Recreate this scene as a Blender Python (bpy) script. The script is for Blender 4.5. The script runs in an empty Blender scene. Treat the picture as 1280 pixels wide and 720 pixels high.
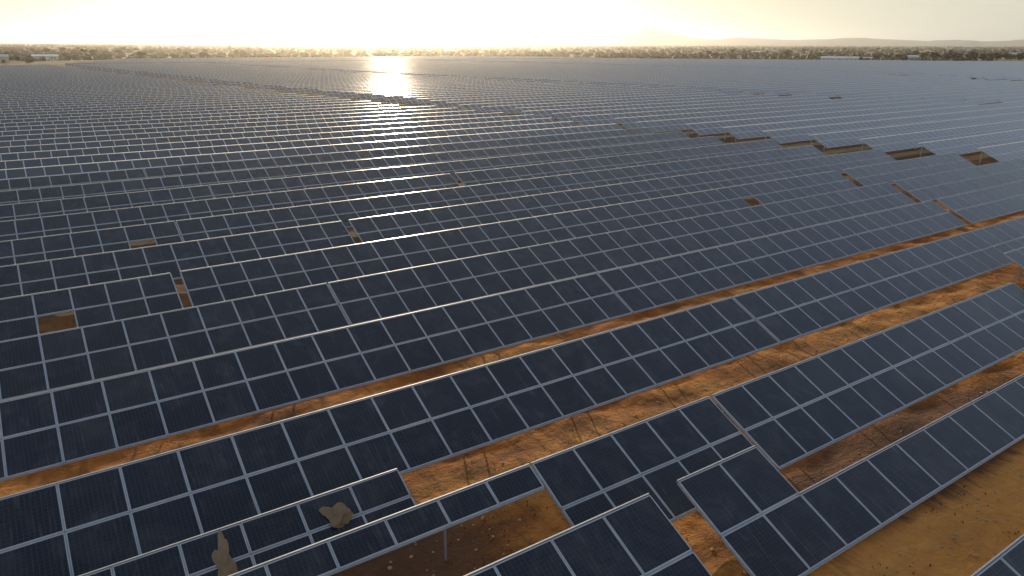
import bpy, bmesh, math, random
from mathutils import Vector, Matrix, noise
R = math.radians
scene = bpy.context.scene
col = scene.collection
rnd = random.Random(11)
CAM_H = 20.0
YAW, PITCH, ROLL = .5888, .3303, .00278
SUN_EL, SUN_AZ = 10.0, 24.3            # azimuth measured from the rows' normal (+Y) towards +X

# ------------------------------------------------------------------ helpers
def link(o, parent=None):
    col.objects.link(o)
    if parent is not None: o.parent = parent
    return o
def tag(o, label=None, cat=None, group=None, kind=None):
    if label: o['label'] = label
    if cat: o['category'] = cat
    if group: o['group'] = group
    if kind: o['kind'] = kind
    return o
def empty(name, loc, rz=0):
    o = bpy.data.objects.new(name, None); o.location = loc; o.rotation_euler = (0, 0, rz)
    o.empty_display_size = .3
    return link(o)
class MB:
    """collects faces, uvs and material slots for one mesh"""
    def __init__(s): s.v = []; s.f = []; s.uv = []; s.mi = []; s.sm = []
    def quad(s, pts, uv=None, mi=0, smooth=False):
        b = len(s.v); s.v += [tuple(p) for p in pts]; s.f.append(tuple(range(b, b + len(pts))))
        s.uv.append(uv or [(.5, .5)] * len(pts)); s.mi.append(mi); s.sm.append(smooth)
    def hexa(s, p, mi=0):
        # p: 8 corners, bottom 4 (ccw from above) then top 4
        for q in ((3, 2, 1, 0), (4, 5, 6, 7), (0, 1, 5, 4), (1, 2, 6, 5), (2, 3, 7, 6), (3, 0, 4, 7)):
            s.quad([p[i] for i in q], mi=mi)
    def box(s, x0, x1, y0, y1, z0, z1, mi=0):
        s.hexa([(x0, y0, z0), (x1, y0, z0), (x1, y1, z0), (x0, y1, z0),
                (x0, y0, z1), (x1, y0, z1), (x1, y1, z1), (x0, y1, z1)], mi)
    def tube(s, a, b, r0, r1=None, n=8, mi=0, caps=True, smooth=True):
        a = Vector(a); b = Vector(b); r1 = r0 if r1 is None else r1
        d = (b - a).normalized(); t = d.cross(Vector((0, 0, 1)) if abs(d.z) < .9 else Vector((1, 0, 0))).normalized(); w = d.cross(t)
        base = len(s.v)
        for c, r in ((a, r0), (b, r1)):
            for k in range(n):
                g = 2 * math.pi * k / n
                s.v.append(tuple(c + t * (r * math.cos(g)) + w * (r * math.sin(g))))
        for k in range(n):
            k2 = (k + 1) % n
            s.f.append((base + k, base + n + k, base + n + k2, base + k2)); s.uv.append([(.5, .5)] * 4); s.mi.append(mi); s.sm.append(smooth)
        if caps:
            for o_, rev in ((base, False), (base + n, True)):
                idx = [o_ + k for k in range(n)]
                if rev: idx.reverse()
                s.f.append(tuple(idx)); s.uv.append([(.5, .5)] * n); s.mi.append(mi); s.sm.append(False)
    def mesh(s, name, mats):
        m = bpy.data.meshes.new(name); m.from_pydata(s.v, [], s.f)
        uvl = m.uv_layers.new(name='UVMap').data
        i = 0
        for u in s.uv:
            for c in u: uvl[i].uv = c; i += 1
        m.polygons.foreach_set('material_index', s.mi); m.polygons.foreach_set('use_smooth', s.sm)
        for k in (mats if isinstance(mats, (list, tuple)) else [mats]): m.materials.append(k)
        m.update(); return m
    def build(s, name, mats, parent=None):
        return link(bpy.data.objects.new(name, s.mesh(name, mats)), parent)

# ------------------------------------------------------------------ materials
class NT:
    def __init__(s, name):
        s.m = bpy.data.materials.new(name); s.m.use_nodes = True; s.t = s.m.node_tree
        s.b = s.t.nodes['Principled BSDF']
    def n(s, ty, **kw):
        x = s.t.nodes.new(ty)
        for k, v in kw.items(): setattr(x, k, v)
        return x
    def l(s, a, b): s.t.links.new(a, b)
    def math(s, op, a, b=None, c=None, clamp=False):
        x = s.n('ShaderNodeMath', operation=op); x.use_clamp = clamp
        for i, q in enumerate((a, b, c)):
            if q is None: continue
            if isinstance(q, (int, float)): x.inputs[i].default_value = q
            else: s.l(q, x.inputs[i])
        return x.outputs[0]
    def noise(s, scale, vec, detail=4, rough=.55, dist=0):
        x = s.n('ShaderNodeTexNoise'); x.inputs['Scale'].default_value = scale; x.inputs['Detail'].default_value = detail
        x.inputs['Roughness'].default_value = rough; x.inputs['Distortion'].default_value = dist
        s.l(vec, x.inputs['Vector']); return x.outputs[0]
    def ramp(s, f, stops):
        x = s.n('ShaderNodeValToRGB'); e = x.color_ramp.elements
        while len(e) < len(stops): e.new(.5)
        for q, (p, c) in zip(e, stops): q.position = p; q.color = (*c, 1) if not isinstance(c, float) else (c, c, c, 1)
        s.l(f, x.inputs[0]); return x.outputs[0]
    def mix(s, f, a, b, mode='MIX'):
        x = s.n('ShaderNodeMix', data_type='RGBA', blend_type=mode)
        for sock, q in ((x.inputs[0], f), (x.inputs[6], a), (x.inputs[7], b)):
            if isinstance(q, (int, float)): sock.default_value = q
            elif isinstance(q, tuple): sock.default_value = (*q, 1)
            else: s.l(q, sock)
        return x.outputs[2]
    def pos(s, sx=1, sy=1, sz=1):
        g = s.n('ShaderNodeNewGeometry'); m = s.n('ShaderNodeMapping'); m.inputs['Scale'].default_value = (sx, sy, sz)
        s.l(g.outputs['Position'], m.inputs['Vector']); return m.outputs[0]
    def set(s, **kw):
        for k, v in kw.items():
            i = s.b.inputs[k.replace('_', ' ')]
            if isinstance(v, tuple): i.default_value = (*v, 1)
            elif isinstance(v, (int, float)): i.default_value = v
            else: s.l(v, i)
        return s.m
    def bump(s, h, strength=.3, dist=.05):
        x = s.n('ShaderNodeBump'); x.inputs['Strength'].default_value = strength; x.inputs['Distance'].default_value = dist
        s.l(h, x.inputs['Height']); s.l(x.outputs[0], s.b.inputs['Normal'])

def simple(name, c, rough=.6, metal=0., var=.25, scale=3):
    t = NT(name); p = t.pos(); f = t.noise(scale, p)
    dark = tuple(q * (1 - var) for q in c); light = tuple(min(1, q * (1 + var)) for q in c)
    return t.set(Base_Color=t.mix(f, dark, light), Roughness=rough, Metallic=metal)

def frac_line(t, sock, period, width):
    """1 on a line of this width (in the units of sock) repeated every period"""
    a = t.math('MULTIPLY', sock, 1 / period)
    f = t.math('FRACT', a)
    d = t.math('ABSOLUTE', t.math('SUBTRACT', f, .5))
    return t.math('GREATER_THAN', d, .5 - width / period / 2)

def panel_material(name, seams):
    t = NT(name)
    uv = t.n('ShaderNodeUVMap').outputs[0]
    s = t.n('ShaderNodeSeparateXYZ'); t.l(uv, s.inputs[0]); u, v = s.outputs[0], s.outputs[1]
    P = t.pos()
    info = t.n('ShaderNodeObjectInfo').outputs['Random']
    big = t.noise(.035, P, 3); mid = t.noise(.6, P, 5, .65, .6); streak = t.noise(1.0, t.pos(3.5, .35, .35), 4, .6, 1.2)
    base = t.mix(big, (.008, .012, .022), (.016, .019, .029))
    base = t.mix(t.math('MULTIPLY', info, .7), base, (.006, .008, .014))
    dust = t.ramp(mid, [(.48, 0.), (.75, .40)])
    st = t.ramp(streak, [(.58, 0.), (.76, .65)])
    dustf = t.math('ADD', t.math('ADD', dust, st), t.ramp(info, [(.80, 0.), (1., .16)]), clamp=True)
    base = t.mix(dustf, base, (.105, .10, .105))
    # silicon grid: thin light lines between wafers, a stronger pair between the modules
    g1 = frac_line(t, u, .19, .020); g2 = frac_line(t, v, .19, .020)
    grid = t.math('MAXIMUM', t.math('MULTIPLY', g1, .6), t.math('MULTIPLY', g2, .35))
    base = t.mix(t.math('MULTIPLY', grid, .85), base, (.085, .100, .125))
    rough = t.math('ADD', t.math('MULTIPLY', mid, .22), .10)
    if seams:
        hv = t.n('ShaderNodeCombineXYZ'); t.l(t.math('FLOOR', t.math('DIVIDE', u, 2.33)), hv.inputs[0]); t.l(t.math('FLOOR', t.math('DIVIDE', v, 2.42)), hv.inputs[1]); t.l(info, hv.inputs[2])
        wn = t.n('ShaderNodeTexWhiteNoise', noise_dimensions='3D'); t.l(hv.outputs[0], wn.inputs['Vector'])
        base = t.mix(t.ramp(wn.outputs['Value'], [(0., .55), (.5, 0.), (1., 0.)]), base, (.004, .006, .012))
        base = t.mix(t.ramp(wn.outputs['Value'], [(.55, 0.), (1., .35)]), base, (.09, .09, .10))
        # u, v in metres: aluminium frames and the gap between blocks every 2.33 m and 2.42 m
        s1 = frac_line(t, u, 2.33, .16); s2 = frac_line(t, v, 2.42, .22)
        seam = t.math('MAXIMUM', s1, s2)
        base = t.mix(.5, base, (.045, .046, .052)); base = t.mix(seam, base, (.55, .55, .55))
        rough = t.math('ADD', rough, t.math('MULTIPLY', seam, .35))
    t.set(Base_Color=base, Roughness=rough)
    t.b.inputs['IOR'].default_value = 1.55
    t.b.inputs['Sheen Weight'].default_value = .7 if seams else .3; t.b.inputs['Sheen Roughness'].default_value = .4; t.b.inputs['Sheen Tint'].default_value = (.75, .85, 1, 1)
    wob = t.noise(.9, P, 2); t.bump(wob, .10, .02)
    return t.m

M = {}
M['panel'] = panel_material('solar_glass', False)
M['panel_far'] = panel_material('solar_glass_blocks', True)
M['alu'] = simple('aluminium_frame', (.60, .61, .62), .45, .2, .2, 2)
M['rail'] = simple('rail_metal', (.66, .62, .55), .26, .85, .15, 2)  # glossy metal for the level bars added to make the sun streak
M['rail_dull'] = simple('dull_rail', (.42, .42, .42), .5, .4, .2, 4)
M['galv'] = simple('galvanised_steel', (.45, .46, .48), .5, .4, .3, 5)
M['white'] = simple('white_wall', (.72, .70, .66), .8)
M['cream'] = simple('cream_wall', (.62, .52, .36), .8)
M['roof'] = simple('tile_roof', (.26, .12, .07), .8)
M['sheet'] = simple('sheet_roof', (.62, .63, .64), .4, .2)
M['dark'] = simple('dark_opening', (.03, .03, .035), .4)
M['bark'] = simple('bark', (.09, .06, .04), .9)
M['rock'] = simple('pale_rock', (.50, .34, .19), .9, 0, .3, 6)
def leafmat(name, a, b):
    t = NT(name); i = t.n('ShaderNodeObjectInfo').outputs['Random']; f = t.noise(.7, t.pos(), 3)
    return t.set(Base_Color=t.mix(t.math('ADD', t.math('MULTIPLY', i, .5), t.math('MULTIPLY', f, .5)), a, b), Roughness=.8)
M['leaf'] = leafmat('olive_leaves', (.035, .040, .014), (.085, .070, .028))
M['leaf_brown'] = leafmat('dry_leaves', (.055, .033, .014), (.10, .062, .026))
M['leaf_dark'] = leafmat('dark_leaves', (.018, .022, .012), (.045, .045, .020))

def ground_material():
    t = NT('ground_soil'); P = t.pos()
    a = t.noise(.22, t.pos(.6, 1.6, 1), 7, .62, .5); b = t.noise(1.6, P, 6, .7, .4); c = t.noise(.05, P, 3); d = t.noise(9, P, 3, .7)
    soil = t.ramp(a, [(.34, (.16, .060, .018)), (.45, (.36, .135, .032)), (.58, (.54, .24, .058)), (.76, (.62, .35, .12))])
    soil = t.mix(t.ramp(b, [(.34, .5), (.5, 0.)]), soil, (.10, .055, .028))
    soil = t.mix(t.ramp(c, [(.50, 0.), (.70, .35)]), soil, (.20, .13, .050))
    soil = t.mix(t.math('MULTIPLY', d, .22), soil, (.30, .16, .06))
    e_ = t.noise(.9, t.pos(1.1, .16, 1), 5, .6, .8)
    soil = t.mix(t.ramp(e_, [(.48, 0.), (.64, .70)]), soil, (.13, .062, .026))  # dark bands painted into the soil like long post shadows
    w_ = t.noise(.55, t.pos(.7, 1.4, 1), 4, .6)
    soil = t.mix(t.ramp(w_, [(.60, 0.), (.70, .65)]), soil, (.060, .055, .022))
    sy = t.n('ShaderNodeSeparateXYZ'); t.l(P, sy.inputs[0])
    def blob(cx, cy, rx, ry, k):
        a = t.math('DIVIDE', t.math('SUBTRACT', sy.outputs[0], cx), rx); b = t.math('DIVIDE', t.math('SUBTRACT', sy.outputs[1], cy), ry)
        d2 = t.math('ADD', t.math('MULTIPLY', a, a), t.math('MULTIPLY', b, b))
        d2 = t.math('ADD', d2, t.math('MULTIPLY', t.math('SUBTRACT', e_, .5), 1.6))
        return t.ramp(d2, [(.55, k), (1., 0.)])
    soil = t.mix(blob(36., 10.2, 26., 3.2, .75), soil, t.mix(b, (.62, .25, .050), (.88, .44, .13)))  # paler soil painted in to make the near strip look sunlit
    for q in ((5., 22.6, 9., 5., .85), (36., 15.2, 16., 3.4, .9), (4., 27., 7., 2., .6)):  # dark soil patches; the middle one paints shade where upper panels are absent
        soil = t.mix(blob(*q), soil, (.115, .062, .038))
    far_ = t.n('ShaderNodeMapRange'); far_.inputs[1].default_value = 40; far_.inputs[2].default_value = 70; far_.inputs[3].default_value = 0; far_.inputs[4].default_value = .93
    t.l(sy.outputs[1], far_.inputs[0]); soil = t.mix(far_.outputs[0], soil, (.055, .037, .021))  # darker soil painted in for the shade in gaps of the far rows
    # patchwork of dry farmland beyond the field
    vor = t.n('ShaderNodeTexVoronoi'); vor.inputs['Scale'].default_value = 1 / 170.; t.l(t.pos(.6, 1, 1), vor.inputs['Vector'])
    hs = t.n('ShaderNodeSeparateColor'); t.l(vor.outputs['Color'], hs.inputs[0])
    farm = t.ramp(hs.outputs[0], [(0., (.10, .075, .035)), (.25, (.19, .14, .065)), (.5, (.11, .095, .04)), (.72, (.27, .19, .10)), (.9, (.13, .10, .045)), (1., (.33, .24, .13))])
    scrub = t.noise(.03, P, 6, .65)
    farm = t.mix(t.ramp(scrub, [(.45, 0.), (.56, .8)]), farm, (.05, .045, .022))
    s = t.n('ShaderNodeSeparateXYZ'); t.l(P, s.inputs[0])
    k1 = t.math('GREATER_THAN', s.outputs[1], 742.); k2 = t.math('GREATER_THAN', t.math('ADD', t.math('MULTIPLY', s.outputs[0], .5), s.outputs[1]), 895.)
    base = t.mix(t.math('MAXIMUM', k1, k2), soil, farm)
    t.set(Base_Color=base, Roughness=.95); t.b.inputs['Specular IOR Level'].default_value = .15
    h = t.math('ADD', t.math('MULTIPLY', a, 1.5), t.math('ADD', b, t.math('MULTIPLY', d, .25)))
    t.bump(h, .9, .25)
    return t.m
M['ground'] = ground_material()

# ------------------------------------------------------------------ ground: one graded sheet to the horizon
def axis(fine0, fine1, step, lim):
    out = [fine0]
    while out[-1] < fine1: out.append(out[-1] + step)
    s = step
    while out[-1] < lim: s *= 1.35; out.append(out[-1] + s)
    s = step
    while out[0] > -lim: s *= 1.35; out.insert(0, out[0] - s)
    return out
def relief(x, y):
    f = max(0., 1 - max(0, abs(x - 35) - 60) / 40) * max(0., 1 - max(0, abs(y - 28) - 34) / 20)
    if f <= 0: return 0.
    p = Vector((x * .35, y * .6, 0)); q = Vector((x * 1.5, y * 1.9, 7))
    return f * (.22 * noise.noise(p) + .09 * noise.noise(q) - .03)
def ground():
    xs = axis(-14, 92, .5, 32000); ys = axis(3, 62, .45, 32000)
    v = [(x, y, relief(x, y)) for y in ys for x in xs]; n = len(xs)
    f = [(j * n + i, j * n + i + 1, (j + 1) * n + i + 1, (j + 1) * n + i) for j in range(len(ys) - 1) for i in range(n - 1)]
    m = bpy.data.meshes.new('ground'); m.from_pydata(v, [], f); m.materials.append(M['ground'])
    m.polygons.foreach_set('use_smooth', [True] * len(f)); m.update()
    tag(link(bpy.data.objects.new('ground', m)), kind='structure', label='orange brown bare soil under the panel rows and dry farmland beyond')
ground()

# ------------------------------------------------------------------ solar tables
TILT = math.atan2(2.0, 4.42); CT, ST = math.cos(TILT), math.sin(TILT)
def block_mesh(w, d):
    """one framed block of modules lying in the local xy plane, centred, glass towards +z"""
    b = MB(); fw = .042; x, y = w / 2, d / 2; xi, yi = x - fw, y - fw; zt, zg, zb = .022, .012, -.025
    b.quad([(-xi, -yi, zg), (xi, -yi, zg), (xi, yi, zg), (-xi, yi, zg)], [(0, 0), (w, 0), (w, d), (0, d)], 0)
    o = [(-x, -y), (x, -y), (x, y), (-x, y)]; i = [(-xi, -yi), (xi, -yi), (xi, yi), (-xi, yi)]
    for k in range(4):
        k2 = (k + 1) % 4
        b.quad([(*o[k], zt), (*o[k2], zt), (*i[k2], zt), (*i[k], zt)], mi=1)
        b.quad([(*i[k], zt), (*i[k2], zt), (*i[k2], zg), (*i[k], zg)], mi=1)
        b.quad([(*o[k], zb), (*o[k2], zb), (*o[k2], zt), (*o[k], zt)], mi=1)
    b.quad([(-x, y, zb), (x, y, zb), (x, -y, zb), (-x, -y, zb)], mi=1)
    return b.mesh('panel', [M['panel'], M['alu']])
BLOCKS = {}
def get_block(w, d):
    k = (round(w, 2), round(d, 2))
    if k not in BLOCKS: BLOCKS[k] = block_mesh(w, d)
    return BLOCKS[k]
POST = {}
def post_mesh(h):
    k = round(h, 1)
    if k not in POST:
        b = MB(); b.box(-.035, .035, -.05, .05, -.25, k - .16); b.box(-.09, .09, -.10, .10, k - .20, k - .14); POST[k] = b.mesh('support_post', [M['galv']])
    return POST[k]

GROUP = 'rows of tilted solar panels'
def near_table(x0, ncol, ytop, label, pitch=2.33, depth=2.425, nrow=2, ztop=2.6, keep=None, group=GROUP, tilt=TILT, gap=.035, midgap=.085, jitter=.004):
    """a table with every block of modules its own part; ncol columns from x0, top edge at (ytop, ztop)"""
    ct, st = math.cos(tilt), math.sin(tilt)
    L = depth * nrow; ybot, zbot = ytop - L * ct, ztop - L * st
    root = empty('solar_array', (x0, ybot, 0)); tag(root, label, 'solar array', group)
    keep = keep or (lambda c, r: True)
    def P(x, s, h=0):                       # x along the row, s up the slope from the bottom, h off the plane
        return Vector((x, s * ct - h * st, zbot + s * st + h * ct))
    mesh = get_block(pitch - gap, depth - midgap)
    fr = MB()
    for r in range(nrow):
        for c in range(ncol):
            if not keep(c, r): continue
            o = bpy.data.objects.new('panel', mesh); link(o, root)
            # row 0 is the lower one; blocks sit against the outer edges, the wide gap runs along the middle
            o.location = P((c + .5) * pitch, (r + .5) * depth + rnd.uniform(-.006, .006))
            o.rotation_euler = (tilt + rnd.gauss(0, jitter), rnd.gauss(0, jitter), rnd.gauss(0, jitter * .3))
    # frame: rafters under every seam, purlins along the row
    def beam(xa, xb, sa, sb, h0, h1):
        fr.hexa([P(xa, sa, h0), P(xb, sa, h0), P(xb, sb, h0), P(xa, sb, h0), P(xa, sa, h1), P(xb, sa, h1), P(xb, sb, h1), P(xa, sb, h1)])
    for r in range(nrow):
        c = 0
        while c < ncol:
            if not keep(c, r): c += 1; continue
            e = c
            while e < ncol and keep(e, r): e += 1
            for k in range(c, e + 1):
                xa = k * pitch; beam(xa - .04, xa + .04, r * depth + .07, (r + 1) * depth - .07, -.10, -.032)
            beam(c * pitch, e * pitch, r * depth - .05, r * depth + .05, -.09, -.030)
            if r == nrow - 1 or not keep(c, r + 1): beam(c * pitch, e * pitch, (r + 1) * depth - .05, (r + 1) * depth + .05, -.09, -.030)
            c = e
    fr.build('support_frame', M['galv'], root)
    # level bar added along the top edge to catch the sun's glint
    c = 0
    top = [max([r for r in range(nrow) if keep(c, r)], default=-1) for c in range(ncol)]
    while c < ncol:
        if top[c] < 0: c += 1; continue
        e = c
        while e < ncol and top[e] == top[c]: e += 1
        s_ = (top[c] + 1) * depth
        p0 = P(c * pitch, s_ + .03, .0); p1 = P(e * pitch, s_ + .03, .0); ra = MB()
        ra.box(p0.x, p1.x, p0.y - .025, p0.y + .03, p0.z - .05, p0.z + .022); ra.build('top_rail', M['rail'] if ytop > 60 else M['rail_dull'], root)
        c = e
    for c in range(1, ncol, 3):
        cc = c
        for r, s_ in ((0, .45 * depth), (nrow - 1, (nrow - .35) * depth)):
            if nrow == 1 and r == 0 and s_ > .6 * depth: continue
            if keep(cc, r):
                p = P(c * pitch, s_); o = bpy.data.objects.new('support_post', post_mesh(p.z)); link(o, root); o.location = (p.x, p.y, 0)
    return root

def far_table(x0, x1, ytop, label, posts=False):
    b = MB(); L = 4.85; W = x1 - x0; ybot = -L * CT
    def P(x, s, h=0): return (x, ybot + s * CT - h * ST, .6 + s * ST + h * CT)
    off = rnd.uniform(0, 2.33)
    b.quad([P(0, 0, .02), P(W, 0, .02), P(W, L, .02), P(0, L, .02)], [(off, 0), (W + off, 0), (W + off, L), (off, L)], 0)
    b.quad([P(0, L, -.05), P(W, L, -.05), P(W, 0, -.05), P(0, 0, -.05)], mi=1)
    b.quad([P(0, 0, -.05), P(W, 0, -.05), P(W, 0, .02), P(0, 0, .02)], mi=1)
    b.quad([P(W, 0, -.05), P(W, L, -.05), P(W, L, .02), P(W, 0, .02)], mi=1)
    b.quad([P(0, L, -.05), P(0, 0, -.05), P(0, 0, .02), P(0, L, .02)], mi=1)
    q = P(0, L + .04, 0); b.box(0, W, q[1] - .04, q[1] + (.22 if ytop < 340 else .12), q[2] - .05, q[2] + .035, 2)  # level bar added to reflect a sun streak, wider on nearer rows
    if posts:
        for k in range(int(W / 14) + 1):
            for s_ in (.9, 4.2):
                p = P(min(W - .3, .3 + 14 * k), s_); b.box(p[0] - .05, p[0] + .05, p[1] - .06, p[1] + .06, -.2, p[2] - .06, 1)
    o = b.build('solar_array', [M['panel_far'], M['alu'], M['rail']])
    o.location = (x0, ytop, 0); tag(o, label, 'solar array', GROUP)
    return o

def lerp(pts, x):
    if x <= pts[0][0]: return pts[0][1]
    for (a, p), (b, q) in zip(pts, pts[1:]):
        if x <= b: return p + (q - p) * (x - a) / (b - a)
    return pts[-1][1]
AISLE1 = [(40, 141), (53, 137), (68, 132), (86, 126), (103, 123), (114, 119), (133, 117), (158, 110), (204, 103), (265, 92), (337, 81), (453, 66), (730, 30)]
AISLE2 = [(100, 281), (113, 276), (139, 260), (161, 253), (190, 244), (221, 238), (450, 190), (980, 130)]
AISLE3 = [(190, 464), (239, 477), (276, 488), (400, 480), (700, 400), (980, 330)]
RIGHT = [(380, 1010), (435, 905), (500, 862), (560, 800), (640, 722), (704, 668), (860, 640), (960, 560)]
ORD = ['first', 'second', 'third', 'fourth', 'fifth', 'sixth', 'seventh', 'eighth', 'ninth', 'tenth', 'eleventh', 'twelfth']
def nth(i):
    if i < 12: return ORD[i]
    i += 1
    return '%d%s' % (i, 'th' if 10 <= i % 100 <= 20 else {1: 'st', 2: 'nd', 3: 'rd'}.get(i % 10, 'th'))

# -- foreground, nearest first
near_table(17.0, 22, 7.85, 'dark solar table at the near corner, in front of the widest orange soil strip', pitch=2.33)
near_table(3.35, 6, 17.4, 'short solar table whose raised corner stands beside the bare brown rectangle', pitch=2.5, depth=2.70, ztop=2.72)
near_table(19.96, 25, 17.4, 'solar table keeping only two upper panels, by the widest orange soil strip', pitch=2.5, depth=2.70, ztop=2.72,
           keep=lambda c, r: r == 0 or c < 2)
near_table(15.75, 5, 22.0, 'end of the solar table where it steps down to the bare brown rectangle', pitch=2.26)
near_table(27.3, 15, 22.0, 'long solar table along the wide brown path, right of the thin sandy seam', pitch=2.26)
near_table(64.0, 16, 22.0, 'solar table beyond the dark shrub at the end of the wide brown path', pitch=2.26)
near_table(-4.9, 7, 26.1, 'low solar table of small dusty panels with two smears of pale sand on it', pitch=2.3, depth=1.5, ztop=1.72, jitter=.012)
near_table(1.95, 6, 22.0, 'half height strip of solar panels along the top of the bare brown rectangle', pitch=2.28, depth=1.25, nrow=1, jitter=.01)
near_table(69.5, 12, 26.2, 'solar table that closes the far end of the wide brown path')
# row A: between the two paths
near_table(-6.28, 20, 31.7, 'first section from the left of the double row between the narrow and the wide path')
near_table(-6.28 + 20 * 2.33 + .16, 20, 31.7, 'second section from the left of the double row between the narrow and wide path')
near_table(-6.28 + 40 * 2.33 + .9, 6, 31.7, 'last section of the double row between the narrow and the wide brown path')

# rows behind the narrow path; breaks between tables fall where the photograph shows them
ROW_Y = [41.55, 50.9, 60.2] + [60.2 + 9.38 * k for k in range(1, 73)]
BREAKS = {0: [38.1, 89.5], 1: [19.0, 69.0, 95.3], 2: [7.6, 46.0, 98.0], 3: [26.0, 74.0], 4: [12.0, 61.0, 104.0], 5: [50.0, 92.0], 6: [20.0, 80.0], 7: [44.0, 96.0], 8: [14.0, 69.0]}
WIDEGAP = {(0, 89.5): 1.2, (1, 95.3): 1.4, (2, 98.0): 1.6, (2, 7.6): .7, (3, 26.0): .8, (5, 50.0): .8}
MISSING = {(1, 0, -1): 1}
NEAR_ROWS = 9
def missing(i, x, r):
    spots = [(2, -.5, 0), (4, 7.6, 0), (2, 74.0, 0)]
    return any(q[0] == i and q[2] == r and abs(q[1] - x) < 1.17 for q in spots)
tables = 0
for i, y in enumerate(ROW_Y):
    rowname = '%s row behind the narrow brown path' % nth(i)
    xl = -.05 * y - 6; xr = min(2.75 * y + 10, lerp(RIGHT, y))
    a1 = lerp(AISLE1, y) + rnd.uniform(-2.5, 2.5); g1 = rnd.choice([6, 8, 11, 13]) if y < 200 else rnd.uniform(15, 19)
    a2 = lerp(AISLE2, y) + rnd.uniform(-2, 2); a3 = lerp(AISLE3, y) + rnd.uniform(-3, 3)
    secs = []
    if y < 735: secs.append((xl, min(xr, a1 - g1 / 2), 'before the first cross aisle'))
    if xr > a1 + 12:
        g2 = rnd.choice([2, 9, 14, 18]); g3 = rnd.choice([3, 14, 22, 30])
        secs.append((a1 + g1 / 2, min(xr, a2 - g2), 'between first and second cross aisles'))
        if xr > a2 + 15 and y > 95: secs.append((a2 + g2 * .2, min(xr, a3 - g3), 'between second and third cross aisles'))
        if xr > a3 + 20 and y > 180: secs.append((a3 + g3 * .3, xr, 'beyond the third cross aisle'))
    for k, (p, q, where) in enumerate(secs):
        if q - p < 3: continue
        if k == 0 and i < NEAR_ROWS:
            off = rnd.uniform(0, 2.33) if i > 0 else 0
            start = -3.76 - 2.33 * 1 if i == 0 else p - off
            cuts = [b for b in BREAKS.get(i, []) if start + 5 < b < q - 4] + [q]
            x = start
            for j, c in enumerate(cuts):
                n = int((c - x) / 2.33); xs = x
                if n < 1: continue
                near_table(xs, n, y, '%s solar table from the left end, %s' % (ORD[j], rowname),
                           keep=lambda c_, r_, i_=i, xs_=xs: not missing(i_, xs_ + (c_ + .5) * 2.33, r_))
                x = xs + n * 2.33 + WIDEGAP.get((i, c), .14); tables += 1
        else:
            far_table(p, q, y, 'solar table %s, %s' % (where, rowname), posts=y < 260); tables += 1
# the strip of panels beyond the dirt road, too far to count
b = MB(); L = 4.85
for k in range(22):
    y = 764 + 9.3 * k; x0 = 40 + (y - 764) * .35 + rnd.uniform(-3, 3); x1 = lerp(RIGHT, y) + rnd.uniform(-6, 6)
    yb, z1 = y - L * CT, 2.6
    b.quad([(x0, yb, .6), (x1, yb, .6), (x1, y, z1), (x0, y, z1)], [(0, 0), (x1 - x0, 0), (x1 - x0, L), (0, L)], 0)
    b.box(x0, x1, y + .01, y + .17, z1 - .05, z1 + .03, 1)  # same level bar, added for the sun streak
o = b.build('distant_solar_field', [M['panel_far'], M['rail']])
tag(o, 'pale strip of distant solar panel rows beyond the dark cross road', 'solar field', kind='stuff')

# ------------------------------------------------------------------ loose things in the foreground
def lump(name, loc, size, mat, seed, sub=3, rough=.28):
    bm = bmesh.new(); bmesh.ops.create_icosphere(bm, subdivisions=sub, radius=1)
    for v in bm.verts:
        d = v.co.normalized(); k = 1 + rough * noise.noise(d * 1.7 + Vector((seed, 0, 0))) + .12 * noise.noise(d * 5 + Vector((0, seed, 0)))
        v.co = Vector((d.x * size[0] * k, d.y * size[1] * k, max(-.25, d.z) * size[2] * k))
    m = bpy.data.meshes.new(name); bm.to_mesh(m); bm.free(); m.materials.append(mat)
    o = link(bpy.data.objects.new(name, m)); o.location = loc; return o
M['sand'] = simple('pale_sand', (.30, .20, .11), .95, 0, .35, 3)
for pos_, sz, sd_, lab in (((7.9, 24.95, 1.235), (.62, .50, .17), 3, 'rounded blotch of pale sand on the low table of small dusty panels'),
                           ((3.3, 24.75, 1.145), (.30, .95, .15), 8, 'long narrow smear of pale sand running down the low solar table')):
    o = lump('sand_heap', pos_, sz, M['sand'], sd_, 4, .8); o.rotation_euler = (TILT, 0, -.15)
    tag(o, lab, 'sand heap')

g = random.Random(77); b = MB(); wd = MB()
bands = [((-6, 95), (36.6, 33)), ((10, 92), (27.2, 22.5)), ((24, 70), (16.8, 12.9)), ((16, 45), (12.3, 8.2)), ((8, 22), (24, 19)), ((18.5, 21), (17.5, 13))]
wts = [3, 5, 3, 5, 2, .4]
for k in range(1500):
    (xa, xb), (ya, yb) = g.choices(bands, wts)[0]; x, y = g.uniform(xa, xb), g.uniform(yb, ya); z = relief(x, y); s = .02 + .09 * g.random() ** 4
    top = (x + g.uniform(-.3, .3) * s, y, z + s * g.uniform(.5, .9)); n_ = 5
    ring = [(x + s * math.cos(6.283 * q / n_ + k) * g.uniform(.7, 1.3), y + s * math.sin(6.283 * q / n_ + k) * g.uniform(.7, 1.3), z - .02) for q in range(n_)]
    mid = [(x + (p[0] - x) * .75, y + (p[1] - y) * .75, z + s * g.uniform(.35, .6)) for p in ring]
    for q in range(n_): b.quad([ring[q], ring[(q + 1) % n_], mid[(q + 1) % n_], mid[q]]); b.quad([mid[q], mid[(q + 1) % n_], top])
tag(b.build('stones', M['rock']), 'small pale stones strewn over the orange soil paths', 'stones', kind='stuff')
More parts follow.
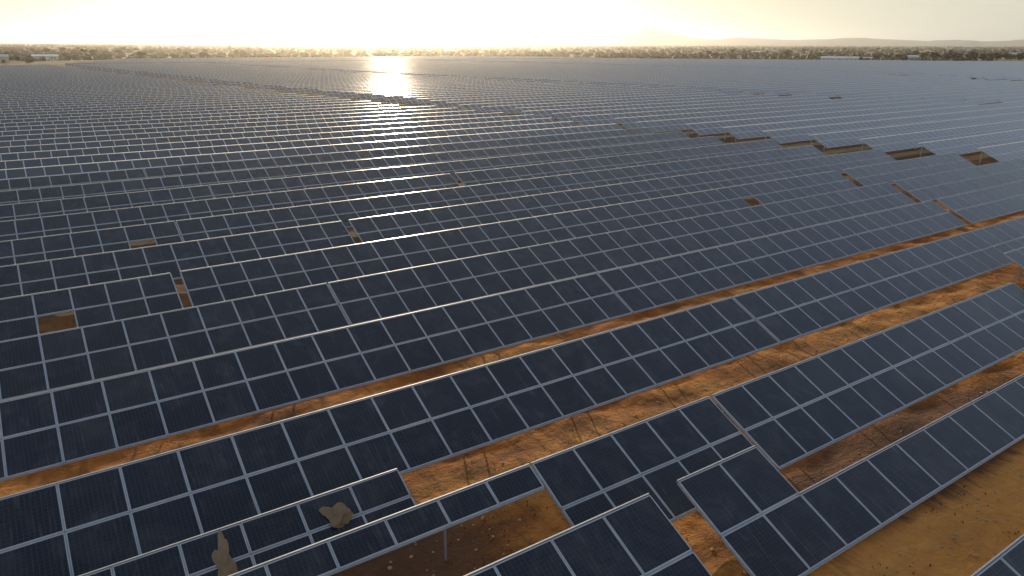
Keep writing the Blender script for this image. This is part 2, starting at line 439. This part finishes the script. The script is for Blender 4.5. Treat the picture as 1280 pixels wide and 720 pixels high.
for k in range(1000):
    (xa, xb), (ya, yb) = g.choices(bands, wts)[0]; x, y = g.uniform(xa, xb), g.uniform(yb, ya)
    if noise.noise(Vector((x / 5, y / 3, 9))) < .12: continue
    z = relief(x, y); h = g.uniform(.04, .11)
    for q in range(9):
        a = g.uniform(0, 6.283); l_ = h * g.uniform(.6, 1.2); w_ = .02; dx, dy = math.cos(a), math.sin(a)
        wd.quad([(x - dy * w_, y + dx * w_, z - .02), (x + dy * w_, y - dx * w_, z - .02), (x + dx * l_ * .6, y + dy * l_ * .6, z + l_)])
tag(wd.build('weeds', M['leaf']), 'low dry weeds in dark patches along the soil paths', 'weeds', kind='stuff')

# ------------------------------------------------------------------ vegetation
def crown_mesh(name, seed, mat, r=(3.2, 3.2, 2.4), zc=4.2, n=420, leaf=.55):
    g = random.Random(seed); b = MB()
    lobes = [(Vector((g.uniform(-.55, .55) * r[0], g.uniform(-.55, .55) * r[1], zc + g.uniform(-.45, .5) * r[2])), g.uniform(.35, .62)) for _ in range(8)]
    for _ in range(n):
        c, k = g.choice(lobes)
        d = Vector((g.gauss(0, 1), g.gauss(0, 1), g.gauss(0, 1))).normalized() * g.uniform(.55, 1.05)
        p = c + Vector((d.x * r[0] * k, d.y * r[1] * k, d.z * r[2] * k))
        nrm = (d + Vector((g.uniform(-.6, .6), g.uniform(-.6, .6), g.uniform(-.2, .8)))).normalized()
        t = nrm.cross(Vector((g.random(), g.random(), .3))).normalized(); w = nrm.cross(t); s = leaf * g.uniform(.6, 1.3)
        b.quad([p - t * s, p - w * s * .6, p + t * s, p + w * s * .7])
    return b.mesh(name, [mat])
def trunk_mesh(seed, h=3.6, r=.22):
    g = random.Random(seed); b = MB(); p = Vector((0, 0, -.3)); tips = []
    for k in range(4):
        q = p + Vector((g.uniform(-.15, .15), g.uniform(-.15, .15), (h + .3) / 4)); b.tube(p, q, r * (1 - k * .18), r * (1 - (k + 1) * .18), n=7); p = q
    for k in range(5):
        a = g.uniform(0, 6.28); b.tube(p - Vector((0, 0, g.uniform(.2, 1.6))), p + Vector((math.cos(a) * 1.6, math.sin(a) * 1.6, g.uniform(.4, 1.8))), r * .35, r * .12, n=5)
    return b.mesh('trunk', [M['bark']])
CROWNS = [crown_mesh('crown', s, m, r=rr) for s, m, rr in ((1, M['leaf'], (3.4, 3.2, 2.3)), (2, M['leaf_brown'], (3.0, 3.4, 2.0)), (3, M['leaf_dark'], (3.8, 3.2, 2.6)), (4, M['leaf'], (4.4, 3.6, 2.0)), (5, M['leaf_brown'], (2.6, 2.6, 2.6)))]
TRUNKS = [trunk_mesh(s) for s in (1, 2, 3)]
KINDS = ['round olive green tree standing in the dry farmland beyond the panels', 'brown dry leaved tree in the farmland beyond the panels',
         'dark dense tree in the farmland beyond the panels', 'broad spreading olive tree in the farmland beyond the panels', 'small rusty brown tree in the farmland beyond the panels']
def tree(x, y, s, k, label=None):
    root = empty('tree', (x, y, 0), rnd.uniform(0, 6.28)); root.scale = (s, s, s * rnd.uniform(.8, 1.15))
    tag(root, label or KINDS[k], 'tree', KINDS[k].replace(' tree', ' trees') if not label else 'trees beside the far buildings')
    link(bpy.data.objects.new('trunk', rnd.choice(TRUNKS)), root); link(bpy.data.objects.new('crown', CROWNS[k]), root)
def az_pos(px, dist):
    """ground point seen near picture column px (of 1280) at this distance"""
    a = YAW + math.atan((px - 640) / 891.3); return dist * math.sin(a), dist * math.cos(a)
def outside(x, y):
    if y > 735 and x < 34 + (y - 780) * .35 - 8: return y > 745
    return x > lerp(RIGHT, y) + 14 or y > 985
n = 0
while n < 150:
    px = rnd.choice([rnd.uniform(-40, 1330), rnd.uniform(860, 1330), rnd.uniform(60, 460)])
    d = 760 + 1900 * rnd.random() ** 1.7; x, y = az_pos(px, d)
    if not outside(x, y): continue
    k = rnd.choices(range(5), (4, 3, 5, 4, 3))[0]
    tree(x, y, rnd.uniform(.8, 1.7), k); n += 1
# dense belt of trees along the right edge of the field
for px in range(1100, 1310, 9):
    for rep in range(2):
        x, y = az_pos(px + rnd.uniform(-5, 5), 0 or rnd.uniform(1085, 1250))
        if outside(x, y): tree(x, y, rnd.uniform(1.1, 1.9), rnd.choice([0, 2, 2, 3, 4]))
for px, d in ((16, 905), (20, 915), (24, 900), (38, 930), (44, 940), (50, 935), (6, 960)):
    x, y = az_pos(px, d); tree(x, y, rnd.uniform(.9, 1.4), 2)
# distant scrub and woodland that reads as one mass
g = random.Random(5); b = MB()
for _ in range(9000):
    px = g.uniform(-120, 1400); d = 1000 + 7000 * g.random() ** 1.6; x, y = az_pos(px, d)
    if not outside(x, y): continue
    if noise.noise(Vector((x / 260, y / 260, 3))) < -.22: continue
    s = g.uniform(2.5, 6) * (1 + d / 5000); h = g.uniform(2.0, 5.5) * (1 + d / 9000)
    m = 6; ring = [(x + s * math.cos(6.283 * k / m) * g.uniform(.7, 1.2), y + s * math.sin(6.283 * k / m) * g.uniform(.7, 1.2)) for k in range(m)]
    mid = [(x + (p - x) * .7, y + (q - y) * .7, h * g.uniform(.6, .95)) for p, q in ring]; mi = g.choice([0, 0, 1, 2])
    for k in range(m):
        k2 = (k + 1) % m
        b.quad([(*ring[k], -.1), (*ring[k2], -.1), mid[k2], mid[k]], mi=mi); b.quad([mid[k], mid[k2], (x, y, h)], mi=mi)
o = b.build('woodland', [M['leaf'], M['leaf_brown'], M['leaf_dark']])
tag(o, 'brown and olive scrub woodland covering the plain up to the horizon', 'woodland', kind='stuff')
# dark shrub at the end of the wide path
root = empty('shrub', (62.3, 20.6, 0)); tag(root, 'dark bushy shrub growing in the gap at the end of the wide brown path', 'shrub')
crown_mesh_ = crown_mesh('foliage', 21, M['leaf_dark'], r=(1.1, 1.1, 1.3), zc=1.6, n=900, leaf=.14)
link(bpy.data.objects.new('foliage', crown_mesh_), root)
b = MB()
for k in range(7):
    a = k * .9; b.tube((0, 0, -.1), (math.cos(a) * .6, math.sin(a) * .6, 1.5 + .1 * k), .04, .015, n=5)
b.build('stem', M['bark'], root)

# ------------------------------------------------------------------ far buildings
def building(px, d, w, dep, h, label, wall='white', roof='sheet', pitch=.2, cat='building', rz=None, windows=3):
    x, y = az_pos(px, d); rz = -math.atan2(x, y) if rz is None else rz
    root = empty('farm_building', (x, y, 0), rz); tag(root, label, cat)
    bw = MB(); bw.box(-w / 2, w / 2, 0, dep, -.3, h)
    hr = dep / 2 * pitch
    for s in (-1, 1): bw.quad([(s * w / 2, 0, h), (s * w / 2, dep, h), (s * w / 2, dep / 2, h + hr)])
    bw.build('wall', M[wall], root)
    br = MB(); e = .5
    for y0, y1, z0, z1 in ((-e, dep / 2, h - .02, h + hr + .05), (dep + e, dep / 2, h - .02, h + hr + .05)):
        xs = (-w / 2 - e, w / 2 + e)
        pts = [(xs[0], y0, z0), (xs[1], y0, z0), (xs[1], y1, z1), (xs[0], y1, z1)]
        top = [(p[0], p[1], p[2] + .15) for p in pts]
        if y0 > y1: pts = pts[::-1]; top = top[::-1]
        br.hexa(pts + top)
    br.build('roof', M[roof], root)
    bd = MB(); bd.box(-1.6, 1.6, -.06, .02, 0, min(3, h * .8)); bd.build('door', M['dark'], root)
    for k in range(windows):
        for s in (-1, 1):
            xx = s * (w * .12 + 3 + k * (w * .34 / max(1, windows)))
            if abs(xx) > w / 2 - 1.2: continue
            bb = MB(); bb.box(xx - .7, xx + .7, -.05, .02, h * .35, h * .7); bb.build('window', M['dark'], root)
building(1029, 985, 42, 16, 4.5, 'long low white shed at the far edge of the panels, left of the tree belt', cat='shed')
building(1062, 1010, 10, 9, 4.5, 'small white shed just right of the long low white shed', cat='shed')
building(1118, 1130, 24, 14, 5, 'white roofed barn among the first trees of the belt', cat='barn')
building(1180, 2600, 26, 16, 13, 'bright white tall building far out on the plain, right of a smaller one', cat='building')
building(1157, 2700, 14, 10, 8, 'small white house far out on the plain beside the bright white tall building', cat='house')
building(1166, 1650, 18, 12, 6, 'cream coloured house behind the tree belt', wall='cream', roof='roof', cat='house', pitch=.5)
building(1236, 1500, 16, 12, 5, 'pale grey house on the plain behind the darkest part of the tree belt', cat='house', pitch=.5)
building(930, 1760, 26, 12, 4, 'wider white hangar on the plain behind the reddish bare ground', cat='hangar')
building(900, 1730, 14, 10, 3, 'narrower white hangar on the plain behind the reddish bare ground', cat='hangar')
building(12, 905, 9, 9, 6, 'cream house at the far left corner of the panel field, left of the dark trees', wall='cream', roof='sheet', pitch=.5, cat='house')
building(33, 915, 10, 9, 6, 'cream house right of the dark trees at the far left corner', wall='cream', roof='sheet', pitch=.5, cat='house')
building(84, 1020, 26, 14, 5, 'white shed with open dark front beyond the left end of the panels', cat='shed')
building(18, 1500, 16, 10, 6, 'lone pale house far behind the two cream houses', cat='house')

# ------------------------------------------------------------------ hills on the skyline
def hills():
    D = 9500; f = 891.3; b = MB()
    prof = [(560, 0), (640, 2), (700, 6), (745, 12), (775, 19), (795, 22), (820, 16), (850, 9), (880, 7), (905, 9.5), (935, 8), (975, 6.5), (1010, 7.5), (1045, 9.5), (1085, 7.5), (1130, 6), (1165, 7.5), (1200, 5.5), (1240, 7.5), (1290, 8), (1400, 8), (1700, 10), (2100, 7)]
    rows = []
    px = 540
    while px <= 2100:
        h = lerp(prof, px) * (1 + .10 * noise.noise(Vector((px / 14, 0, 0)))) ; a = YAW + math.atan((px - 640) / f); cr = []
        dd = D / max(.35, math.cos(math.atan((px - 640) / f))) * .9
        for k, (q, e) in enumerate(((0, 0), (.35, .45), (.7, .82), (1, 1), (1.5, .0))):
            r = dd + 2500 * q; H = (h / f) * math.cos(math.atan((px - 640) / f)) * r * e
            cr.append((r * math.sin(a), r * math.cos(a), H - .5 + (18 * noise.noise(Vector((px / 20, k, 2))) if 0 < k < 3 else 0)))
        rows.append(cr); px += 8
    for p, q in zip(rows, rows[1:]):
        for k in range(4): b.quad([p[k], q[k], q[k + 1], p[k + 1]], smooth=False)
    o = b.build('hills', simple('hill_scrub', (.10, .105, .12), .95, 0, .2, .002)); tag(o, 'faint grey line of hills on the hazy skyline', kind='structure')
hills()

# ------------------------------------------------------------------ haze: real scattering air over the plain
def haze():
    b = MB(); b.box(-3000, 16000, -3000, 16000, -5, 260)
    m = bpy.data.materials.new('evening_haze'); m.use_nodes = True; nt = m.node_tree; nt.nodes.clear()
    o_ = nt.nodes.new('ShaderNodeOutputMaterial'); v = nt.nodes.new('ShaderNodeVolumeScatter')
    v.inputs['Color'].default_value = (1., .93, .78, 1); v.inputs['Density'].default_value = .75e-4; v.inputs['Anisotropy'].default_value = .82
    nt.links.new(v.outputs[0], o_.inputs['Volume'])
    m.cycles.homogeneous_volume = True
    o = b.build('haze', m); tag(o, 'warm evening haze over the plain', kind='structure')
haze()

# ------------------------------------------------------------------ light
w = bpy.data.worlds.new('World'); scene.world = w; w.use_nodes = True; nt = w.node_tree
bg = nt.nodes['Background']; sky = nt.nodes.new('ShaderNodeTexSky'); sky.sky_type = 'NISHITA'; sky.sun_disc = False
sky.sun_elevation = R(SUN_EL); sky.sun_rotation = R(SUN_AZ); sky.air_density = 1.0; sky.dust_density = 2.5; sky.ozone_density = 1.0
# pale cream band of haze low down, clearer and bluer sky higher up
tc = nt.nodes.new('ShaderNodeTexCoord'); sp = nt.nodes.new('ShaderNodeSeparateXYZ'); nt.links.new(tc.outputs['Generated'], sp.inputs[0])
rp = nt.nodes.new('ShaderNodeValToRGB'); nt.links.new(sp.outputs[2], rp.inputs[0])
e = rp.color_ramp.elements; e[0].position = .0; e[0].color = (.92, .92, .80, 1); e[1].position = .45; e[1].color = (1.06, 1.18, 1.36, 1)
e.new(.12).color = (.98, 1.02, 1.0, 1)
hs = nt.nodes.new('ShaderNodeHueSaturation'); hs.inputs['Saturation'].default_value = .55; nt.links.new(sky.outputs[0], hs.inputs['Color'])
mu = nt.nodes.new('ShaderNodeMix'); mu.data_type = 'RGBA'; mu.blend_type = 'MULTIPLY'; mu.inputs[0].default_value = 1
nt.links.new(hs.outputs[0], mu.inputs[6]); nt.links.new(rp.outputs[0], mu.inputs[7])
veil = nt.nodes.new('ShaderNodeMapRange'); veil.inputs[1].default_value = .08; veil.inputs[2].default_value = .25; veil.inputs[3].default_value = 1.; veil.inputs[4].default_value = 0.
nt.links.new(sp.outputs[2], veil.inputs[0])
mv = nt.nodes.new('ShaderNodeMix'); mv.data_type = 'RGBA'; nt.links.new(veil.outputs[0], mv.inputs[0]); nt.links.new(mu.outputs[2], mv.inputs[6]); mv.inputs[7].default_value = (4.9, 4.75, 3.75, 1)
nt.links.new(mv.outputs[2], bg.inputs[0]); bg.inputs[1].default_value = .15
s = bpy.data.lights.new('sun', 'SUN'); s.energy = 5.0; s.angle = R(.5); s.color = (1., .80, .56)
so = link(bpy.data.objects.new('sun', s))
sd = Vector((math.sin(R(SUN_AZ)) * math.cos(R(SUN_EL)), math.cos(R(SUN_AZ)) * math.cos(R(SUN_EL)), math.sin(R(SUN_EL))))
so.rotation_euler = sd.to_track_quat('Z', 'Y').to_euler(); so.location = (0, 0, 60)

# ------------------------------------------------------------------ camera
cd = bpy.data.cameras.new('camera'); co = link(bpy.data.objects.new('camera', cd)); scene.camera = co
cd.sensor_width = 36; cd.lens = 891.3 / 1280 * 36; cd.clip_start = .5; cd.clip_end = 60000
fw = Vector((math.sin(YAW) * math.cos(PITCH), math.cos(YAW) * math.cos(PITCH), -math.sin(PITCH)))
rt = Vector((math.cos(YAW), -math.sin(YAW), 0)); up = rt.cross(fw)
c_, s_ = math.cos(ROLL), math.sin(ROLL)
r2 = rt * c_ + up * s_; u2 = up * c_ - rt * s_
co.matrix_world = Matrix(((r2.x, u2.x, -fw.x, 0), (r2.y, u2.y, -fw.y, 0), (r2.z, u2.z, -fw.z, CAM_H), (0, 0, 0, 1)))

scene.view_settings.view_transform = 'Standard'; scene.view_settings.look = 'None'; scene.view_settings.exposure = 0
scene.cycles.use_denoising = True; scene.cycles.max_bounces = 6; scene.cycles.volume_bounces = 0
scene.cycles.transparent_max_bounces = 8; scene.cycles.sample_clamp_indirect = 6
print('tables', tables, 'objects', len(bpy.data.objects))
